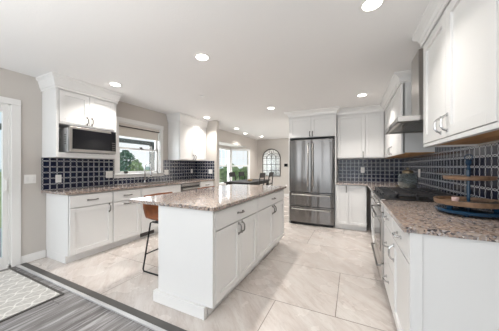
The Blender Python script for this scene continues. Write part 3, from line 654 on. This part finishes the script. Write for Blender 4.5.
# ---- bar stools
def make_stool(loc, label):
    x0, y0 = loc
    t_ = thing('bar_stool', label, 'bar stool', (x0, y0, 0), 'brown leather bar stools at the island')
    prof = [(.20, .605), (.19, .62), (.12, .62), (.0, .605), (-.10, .603), (-.18, .615), (-.225, .66), (-.242, .73), (-.25, .82), (-.255, .89)]
    wd_ = [.17, .195, .205, .21, .215, .222, .23, .235, .235, .215]
    G = 12; vs = []; fs = []
    for layer in (0, 1):
        for i, ((px, pz), w_) in enumerate(zip(prof, wd_)):
            a = prof[max(i - 1, 0)]; b = prof[min(i + 1, len(prof) - 1)]; tx, tz = b[0] - a[0], b[1] - a[1]; l_ = math.hypot(tx, tz); nx, nz_ = tz / l_, -tx / l_
            if nz_ < 0 and i < 4: nx, nz_ = -nx, -nz_
            for j in range(G + 1):
                s_ = -1 + 2 * j / G; cup = .035 * abs(s_) ** 3
                up = cup if i < 6 else cup * .4; fwd = 0 if i < 6 else .045 * s_ * s_
                vs.append((x0 + px + fwd + (-.022 * (tz / l_) * -1 if False else 0) + layer * (-.024 * abs(tz) / l_), y0 + s_ * w_, pz + up - layer * .024 * abs(tx) / l_ - (.012 * s_ * s_ if i == 9 else 0)))
    R_ = len(prof); row_ = G + 1
    def q(l, i, j): return l * R_ * row_ + i * row_ + j
    for i in range(R_ - 1):
        for j in range(G):
            fs.append((q(0, i, j), q(0, i, j + 1), q(0, i + 1, j + 1), q(0, i + 1, j))); fs.append((q(1, i, j), q(1, i + 1, j), q(1, i + 1, j + 1), q(1, i, j + 1)))
    for i in range(R_ - 1):
        fs.append((q(0, i, 0), q(0, i + 1, 0), q(1, i + 1, 0), q(1, i, 0))); fs.append((q(0, i, G), q(1, i, G), q(1, i + 1, G), q(0, i + 1, G)))
    for j in range(G):
        fs.append((q(0, 0, j), q(1, 0, j), q(1, 0, j + 1), q(0, 0, j + 1))); fs.append((q(0, R_ - 1, j), q(0, R_ - 1, j + 1), q(1, R_ - 1, j + 1), q(1, R_ - 1, j)))
    build('seat_shell', MB().add(vs, fs), M['leather'], t_, smooth=True)
    for s_ in (-1, 1):
        yy = y0 + s_ * .18; yf = y0 + s_ * .25
        build('side_frame', MB().tube([(x0 + .12, yy, .578), (x0 - .12, yy, .58), (x0 - .15, yy + s_ * .01, .565), (x0 - .20, yf, .03), (x0 - .19, yf, .009), (x0 + .19, yf, .009), (x0 + .20, yf, .03), (x0 + .14, yy + s_ * .01, .565)], .009, 8, True), M['black'], t_)
    build('footrest', MB().tube([(x0 + .175, y0 - .22, .27), (x0 + .175, y0 + .22, .27)], .009), M['black'], t_)
    build('back_brace', MB().tube([(x0 - .187, y0 - .235, .20), (x0 - .187, y0 + .235, .20)], .008), M['black'], t_)
    build('seat_plate', MB().box(x0 - .13, x0 + .13, y0 - .19, y0 + .19, .570, .580), M['black'], t_)
    return t_
st = make_stool((-2.02, 1.99), 'tan leather bar stool at the near end of the island')
dup(st, (-2.02, 2.99, 0), 0, 'tan leather bar stool at the far end of the island, beyond the first')

# ------------------------------------------------------------------ counter objects on the right
tr_ = thing('tiered_tray', 'two-tier round wooden tray with dark post on the right counter', 'tiered tray', (.72, 1.98, CT))
cx, cy_ = .715, 1.96
build('base_plate', MB().lathe([(.155, 0), (.172, .004), (.176, .018), (.168, .024), (.02, .026)], (cx, cy_, CT + .012), 40), M['blue'], tr_, smooth=False)
for k in range(3):
    a = 2.2 + k * 2.1; build('foot', MB().lathe([(.010, 0), (.016, .006), (.010, .013)], (cx + .12 * math.cos(a), cy_ + .12 * math.sin(a), CT), 12), M['blue'], tr_)
for k in range(3):
    a = 3.6 + k * 2.1; build('spacer', MB().lathe([(.012, 0), (.018, .014), (.012, .028)], (cx + .13 * math.cos(a), cy_ + .13 * math.sin(a), CT + .036), 12), M['blue'], tr_)
build('lower_tray', MB().lathe([(.16, 0), (.178, .004), (.182, .034), (.172, .034), (.168, .014), (.02, .014)], (cx, cy_, CT + .064), 40), M['wood'], tr_)
build('upper_tray', MB().lathe([(.115, 0), (.128, .004), (.132, .026), (.124, .026), (.120, .012), (.02, .012)], (cx, cy_, CT + .232), 40), M['wood'], tr_)
build('post', MB().lathe([(.010, 0), (.010, .27), (.016, .275), (.010, .285), (.007, .30), (.016, .315), (.018, .325), (.010, .338), (.004, .342)], (cx, cy_, CT + .03), 14), M['blue'], tr_)
tag(build('ring', MB().tube([(cx + .02 * math.cos(a), cy_ , CT + .385 + .02 * math.sin(a)) for a in [2 * PI * k / 14 for k in range(14)]], .003, 6, True), M['blue'], tr_), None)
pc_ = thing('pink_cup', 'tiny pale pink cup on the lower tray', 'cup', (cx - .07, cy_ - .02, CT + .0785))
build('cup', MB().lathe([(.014, 0), (.018, .004), (.02, .032), (.018, .034), (.016, .008), (.004, .006)], (cx - .075, cy_ - .02, CT + .0785), 18), M['pink'], pc_)
bd = thing('bead_garland', 'dark brown wooden beads lying on the lower tray', 'beads', (cx + .03, cy_ - .1, CT + .0785))
bm_ = MB()
for k in range(16):
    a = -2.3 + k * .14; bm_.lathe([(.002, 0), (.009, .003), (.011, .010), (.009, .017), (.002, .02)], (cx + .12 * math.cos(a) + .005, cy_ + .12 * math.sin(a), CT + .0785), 8)
build('bead', bm_, M['bronze'], bd)['kind'] = 'stuff'

jr = thing('glass_canister', 'large glass canister with metal lid in the counter corner', 'canister', (.70, 3.72, CT))
jx, jy = .715, 3.72
build('glass_body', MB().lathe([(.10, 0), (.115, .01), (.118, .18), (.098, .215), (.06, .225), (.056, .225), (.09, .208), (.110, .17), (.108, .014), (.01, .01)], (jx, jy, CT), 28), M['jar'], jr, smooth=True)
ld = build('lid', MB().lathe([(.062, 0), (.066, .004), (.066, .03), (.05, .042), (.02, .047)], (jx, jy, CT + .2255), 24), M['brass'], jr)
build('knob', MB().lathe([(.008, 0), (.008, .01), (.018, .018), (.018, .03), (.008, .036)], (jx, jy, CT + .272), 16), M['brass'], ld)
build('spigot', MB().tube([(jx - .108, jy - .03, CT + .05), (jx - .145, jy - .045, CT + .05), (jx - .145, jy - .045, CT + .025)], .008), M['brass'], jr)

# ------------------------------------------------------------------ dining area
tbx0, tbx1, tby0, tby1 = -3.58, -2.72, 5.65, 7.5
tb_ = thing('dining_table', 'long black dining table beside the bay window', 'table', ((tbx0 + tbx1) / 2, 6.55, 0))
build('tabletop', MB().box(tbx0, tbx1, tby0, tby1, .725, .765), M['darkwood'], tb_, .004)
build('apron', MB().box(tbx0 + .06, tbx1 - .06, tby0 + .06, tby1 - .06, .64, .725), M['darkwood'], tb_)
for xx in (tbx0 + .05, tbx1 - .13):
    for yy in (tby0 + .05, tby1 - .13): build('leg', MB().box(xx, xx + .08, yy, yy + .08, 0, .725), M['darkwood'], tb_)
bk = thing('woven_basket', 'small straw basket centred on the dining table', 'basket', (-3.0, 6.3, .765))
build('bowl', MB().lathe([(.05, 0), (.07, .005), (.09, .05), (.085, .052), (.065, .012), (.01, .01)], (-3.0, 6.3, .765), 18), M['basket'], bk)
def make_chair(loc, rz, label):
    t_ = thing('dining_chair', label, 'chair', (0, 0, 0), 'black chairs around the dining table')     # faces +X locally
    build('seat', MB().box(-.20, .22, -.21, .21, .44, .475), M['darkwood'], t_, .006)
    for s_ in (-1, 1):
        build('leg', MB().box(.16, .20, s_ * .19 - .018, s_ * .19 + .018, 0, .44), M['darkwood'], t_)
        build('leg', MB().tube([(-.235, s_ * .19, 0), (-.19, s_ * .19, .44), (-.20, s_ * .19, .75), (-.245, s_ * .19, 1.03)], .019, 4), M['darkwood'], t_)
    build('top_rail', MB().prism([(-.205, .89), (-.23, .89), (-.262, 1.045), (-.237, 1.045)], .40, 1, -.20), M['darkwood'], t_, .005)
    build('lower_rail', MB().box(-.21, -.19, -.18, .18, .62, .66), M['darkwood'], t_)
    t_.location = loc; t_.rotation_euler = (0, 0, rz)
    return t_
ch = make_chair((-3.50, 6.42, 0), 0, 'black dining chair on the bay side, nearer the kitchen')
dup(ch, (-3.50, 7.12, 0), 0, 'black dining chair on the bay side, nearer the far wall')
dup(ch, (-2.74, 6.18, 0), PI, 'black dining chair on the room side, nearer the kitchen')
dup(ch, (-2.74, 6.98, 0), PI, 'black dining chair on the room side, nearer the mirror')
# arched mirror
mi = thing('arched_mirror', 'arched window-pane mirror on the dining wall', 'mirror', (-3.14, YD, .82))
mcx, mr, mz0, mzs = -3.14, .41, .82, 1.59
def arch(r, z0, n_=24):
    return [(mcx - r, z0)] + [(mcx - r * math.cos(PI * k / n_), mzs + r * math.sin(PI * k / n_)) for k in range(n_ + 1)] + [(mcx + r, z0)]
build('mirror_glass', MB().prism(arch(mr - .01, mz0 + .01), .006, 1, YD - .012), M['mirror'], mi)
fm = MB().tube([(x_, YD - .022, z_) for x_, z_ in arch(mr - .012, mz0 + .014)], .017, 6, True); build('outer_frame', fm, M['bronze'], mi)
mm = MB(); yq = YD - .020
for xx in (-.205, 0, .205): mm.box(mcx + xx - .007, mcx + xx + .007, yq - .007, yq + .006, mz0, mzs + (.2 if xx == 0 else 0) + .12)
for zz in (1.07, 1.33, 1.59): mm.box(mcx - mr + .02, mcx + mr - .02, yq - .007, yq + .006, zz - .007, zz + .007)
for cx_, r_ in ((-.205, .205), (.205, .205), (0, .205), (-.31, .1), (.31, .1)):
    mm.tube([(mcx + cx_ - r_ * math.cos(PI * k / 12), yq, mzs + r_ * math.sin(PI * k / 12) * (1.0 if cx_ else 1.0)) for k in range(13)], .008, 5)
mm.tube([(mcx + .1 * math.cos(2 * PI * k / 14), yq, mzs + .29 + .1 * math.sin(2 * PI * k / 14)) for k in range(14)], .007, 5, True)
build('lattice', mm, M['bronze'], mi)
th_ = thing('thermostat', 'black rectangular control panel on the dining wall beside the mirror', 'wall panel', (-2.5, YD, 1.26))
build('frame', MB().box(-2.575, -2.42, YD - .02, YD - .001, 1.235, 1.36), M['black'], th_, .004)
build('screen', MB().box(-2.56, -2.435, YD - .023, YD - .02, 1.25, 1.345), M['blackgloss'], th_)
plate('white wall outlet below the black panel on the dining wall', frame_xf('-Y', YD), -2.48, .42, .07, .115, 'o', (-2.48, YD, .36))

# ------------------------------------------------------------------ rug
rug = thing('area_rug', 'light grey trellis rug with dark border by the patio door', 'rug', (-3.1, .3, 0))
rx0, rx1, ry0, ry1 = -3.72, -2.51, -.9, 1.10
build('pile', MB().box(rx0 + .022, rx1 - .022, ry0 + .022, ry1 - .022, .001, .010), M['rug'], rug)
build('binding', MB().box(rx0, rx1, ry0, ry0 + .02, .001, .011).box(rx0, rx1, ry1 - .02, ry1, .001, .011).box(rx0, rx0 + .02, ry0 + .02, ry1 - .02, .001, .011).box(rx1 - .02, rx1, ry0 + .02, ry1 - .02, .001, .011), M['rugedge'], rug)

# ------------------------------------------------------------------ ceiling lights
cans = [(.131, 1.79, 'recessed ceiling light above the near right wall cabinet'), (-1.461, 1.868, 'recessed ceiling light above the near end of the island'),
        (-3.07, 1.95, 'recessed ceiling light beside the microwave cabinet crown'), (.148, 4.0, 'recessed ceiling light in front of the pantry wall cabinet'),
        (-1.476, 4.094, 'recessed ceiling light in front of the refrigerator surround'), (-3.157, 4.219, 'recessed ceiling light beside the stub wall'),
        (-3.237, 5.835, 'dining ceiling light nearest the stub wall, first of three'), (-3.44, 6.84, 'middle dining ceiling light of three along the bay'),
        (-3.21, 7.81, 'dining ceiling light nearest the mirror wall')]
c0 = None
for x_, y_, lb in cans:
    if c0 is None:
        c0 = thing('recessed_light', lb, 'ceiling light', (x_, y_, CH), 'recessed ceiling lights')
        build('trim_ring', MB().lathe([(.062, -.004), (.085, -.004), (.088, -.001), (.088, -.0005), (.062, -.0005)], (x_, y_, CH), 32), M['plastic'], c0)
        build('lens', MB().lathe([(.062, -.0008), (.062, -.006), (.03, -.010)], (x_, y_, CH), 28), M['emit'], c0)
        c = c0
    else: c = dup(c0, (x_, y_, CH), 0, lb)
    l = bpy.data.lights.new('can_lamp', 'AREA'); l.shape = 'DISK'; l.size = .11; l.energy = CAN_W; l.color = (1, .95, .89); l.spread = math.radians(115)
    lo = bpy.data.objects.new('lamp', l); COL.objects.link(lo); lo.parent = c; lo.location = (0, 0, -.014)
sd = thing('smoke_detector', 'small white ceiling sensor above the island', 'smoke detector', (-2.27, 2.9, CH))
build('body', MB().lathe([(.035, -.0005), (.04, -.004), (.036, -.02), (.015, -.026)], (-2.27, 2.9, CH), 20), M['plastic'], sd)

# ------------------------------------------------------------------ outdoors
gp = MB(); gp.box(-120, XO - .7, -40, 160, -.7, -.6); struct('ground', gp, M['grass'], 'dry green lawn outside the windows')
struct('patio_floor', MB().box(-7, XO, -6, 5.2, -.6, -.12), mat('concrete', (.45, .44, .42), .9), 'pale concrete patio outside')
hl = MB(); K = 40
vs = []; fs = []
for k in range(K + 1):
    y_ = -20 + 190 * k / K; h_ = 1.5 + 1.6 * math.sin(k * .45) + 1.1 * math.sin(k * 1.1 + 1)
    vs += [(-110, y_, -.7), (-110, y_, max(.2, h_)), (-119, y_, -.7)]
for k in range(K): fs += [(3 * k, 3 * k + 3, 3 * k + 4, 3 * k + 1), (3 * k + 1, 3 * k + 4, 3 * k + 5, 3 * k + 2)]
struct('hills', hl.add(vs, fs), M['hill'], 'low blue green hills far beyond the lawn')
pg = thing('patio_roof', 'grey green patio roof beam and post outside the kitchen window', 'patio roof', (-5.4, 2.5, -.12))
build('beam', MB().box(-5.47, -5.35, -4, 4.7, 1.87, 1.97), M['beam'], pg)
build('post', MB().box(-5.47, -5.35, 4.5, 4.64, -.12, 1.87), M['beam'], pg)
build('post', MB().box(-5.47, -5.35, -4, -3.86, -.12, 1.87), M['beam'], pg)
def tree(label, x_, y_, zg, h, r, nl, m, conical=False, group=None, ls=.13):
    t_ = thing('shrub' if h < 2.4 else 'tree', label, 'tree' if h >= 2.4 else 'shrub', (x_, y_, zg), group)
    build('trunk', MB().tube([(x_, y_, zg), (x_ + .03, y_, zg + h * .5), (x_, y_ + .02, zg + h * .9)], [.07, .05, .015], 7), M['bark'], t_)
    mb = MB(); vs = []; fs = []
    for i in range(nl):
        q = random.random(); zz = zg + h * (.12 + .86 * q)
        rr = r * ((1 - q) * .95 + .06 if conical else math.sqrt(max(.03, 1 - (2 * q - .9) ** 2)))
        a = random.random() * 2 * PI; rad = rr * math.sqrt(random.uniform(.15, 1)) * (1 + .18 * math.sin(5 * a + q * 9))
        c = Vector((x_ + rad * math.cos(a), y_ + rad * math.sin(a), zz)); u = Vector((random.gauss(0, 1), random.gauss(0, 1), random.gauss(0, .6))).normalized()
        v = u.cross(Vector((random.gauss(0, 1), random.gauss(0, 1), random.gauss(0, 1)))).normalized(); s_ = ls * random.uniform(.6, 1.3); k = len(vs)
        vs += [tuple(c - u * s_), tuple(c + v * s_ * .45), tuple(c + u * s_), tuple(c - v * s_ * .45)]; fs.append((k, k + 1, k + 2, k + 3))
    build('foliage', mb.add(vs, fs), m, t_); return t_
tree('dark evergreen tree seen low in the left half of the kitchen window', -14, 9.6, -.6, 3.0, .9, 1300, M['leafdark'])
tree('light green leafy tree beside the evergreen outside the kitchen window', -12.0, 8.9, -.6, 2.3, .5, 700, M['leaf'])
tree('dark shrub at the lower left of the kitchen window view', -12.2, 7.6, -.6, 2.5, .5, 600, M['leafdark'])
lbs = ['green shrub outside the bay window, nearest the kitchen', 'green shrub outside the bay, second from the kitchen', 'green shrub outside the bay, third from the kitchen', 'green shrub outside the bay, fourth from the kitchen', 'green shrub outside the bay, fifth from the kitchen', 'green shrub outside the bay, farthest from the kitchen']
for k, (x_, y_, h_) in enumerate(((-12, 15.3, 2.1), (-12.6, 17.5, 1.7), (-12, 19.7, 2.0), (-12.8, 21.9, 2.2), (-12.2, 24.1, 1.8), (-12.5, 26.3, 2.1))):
    tree(lbs[k], x_, y_, -.6, h_, .9, 900, M['leaf'], False, 'shrubs outside the bay window', .16)
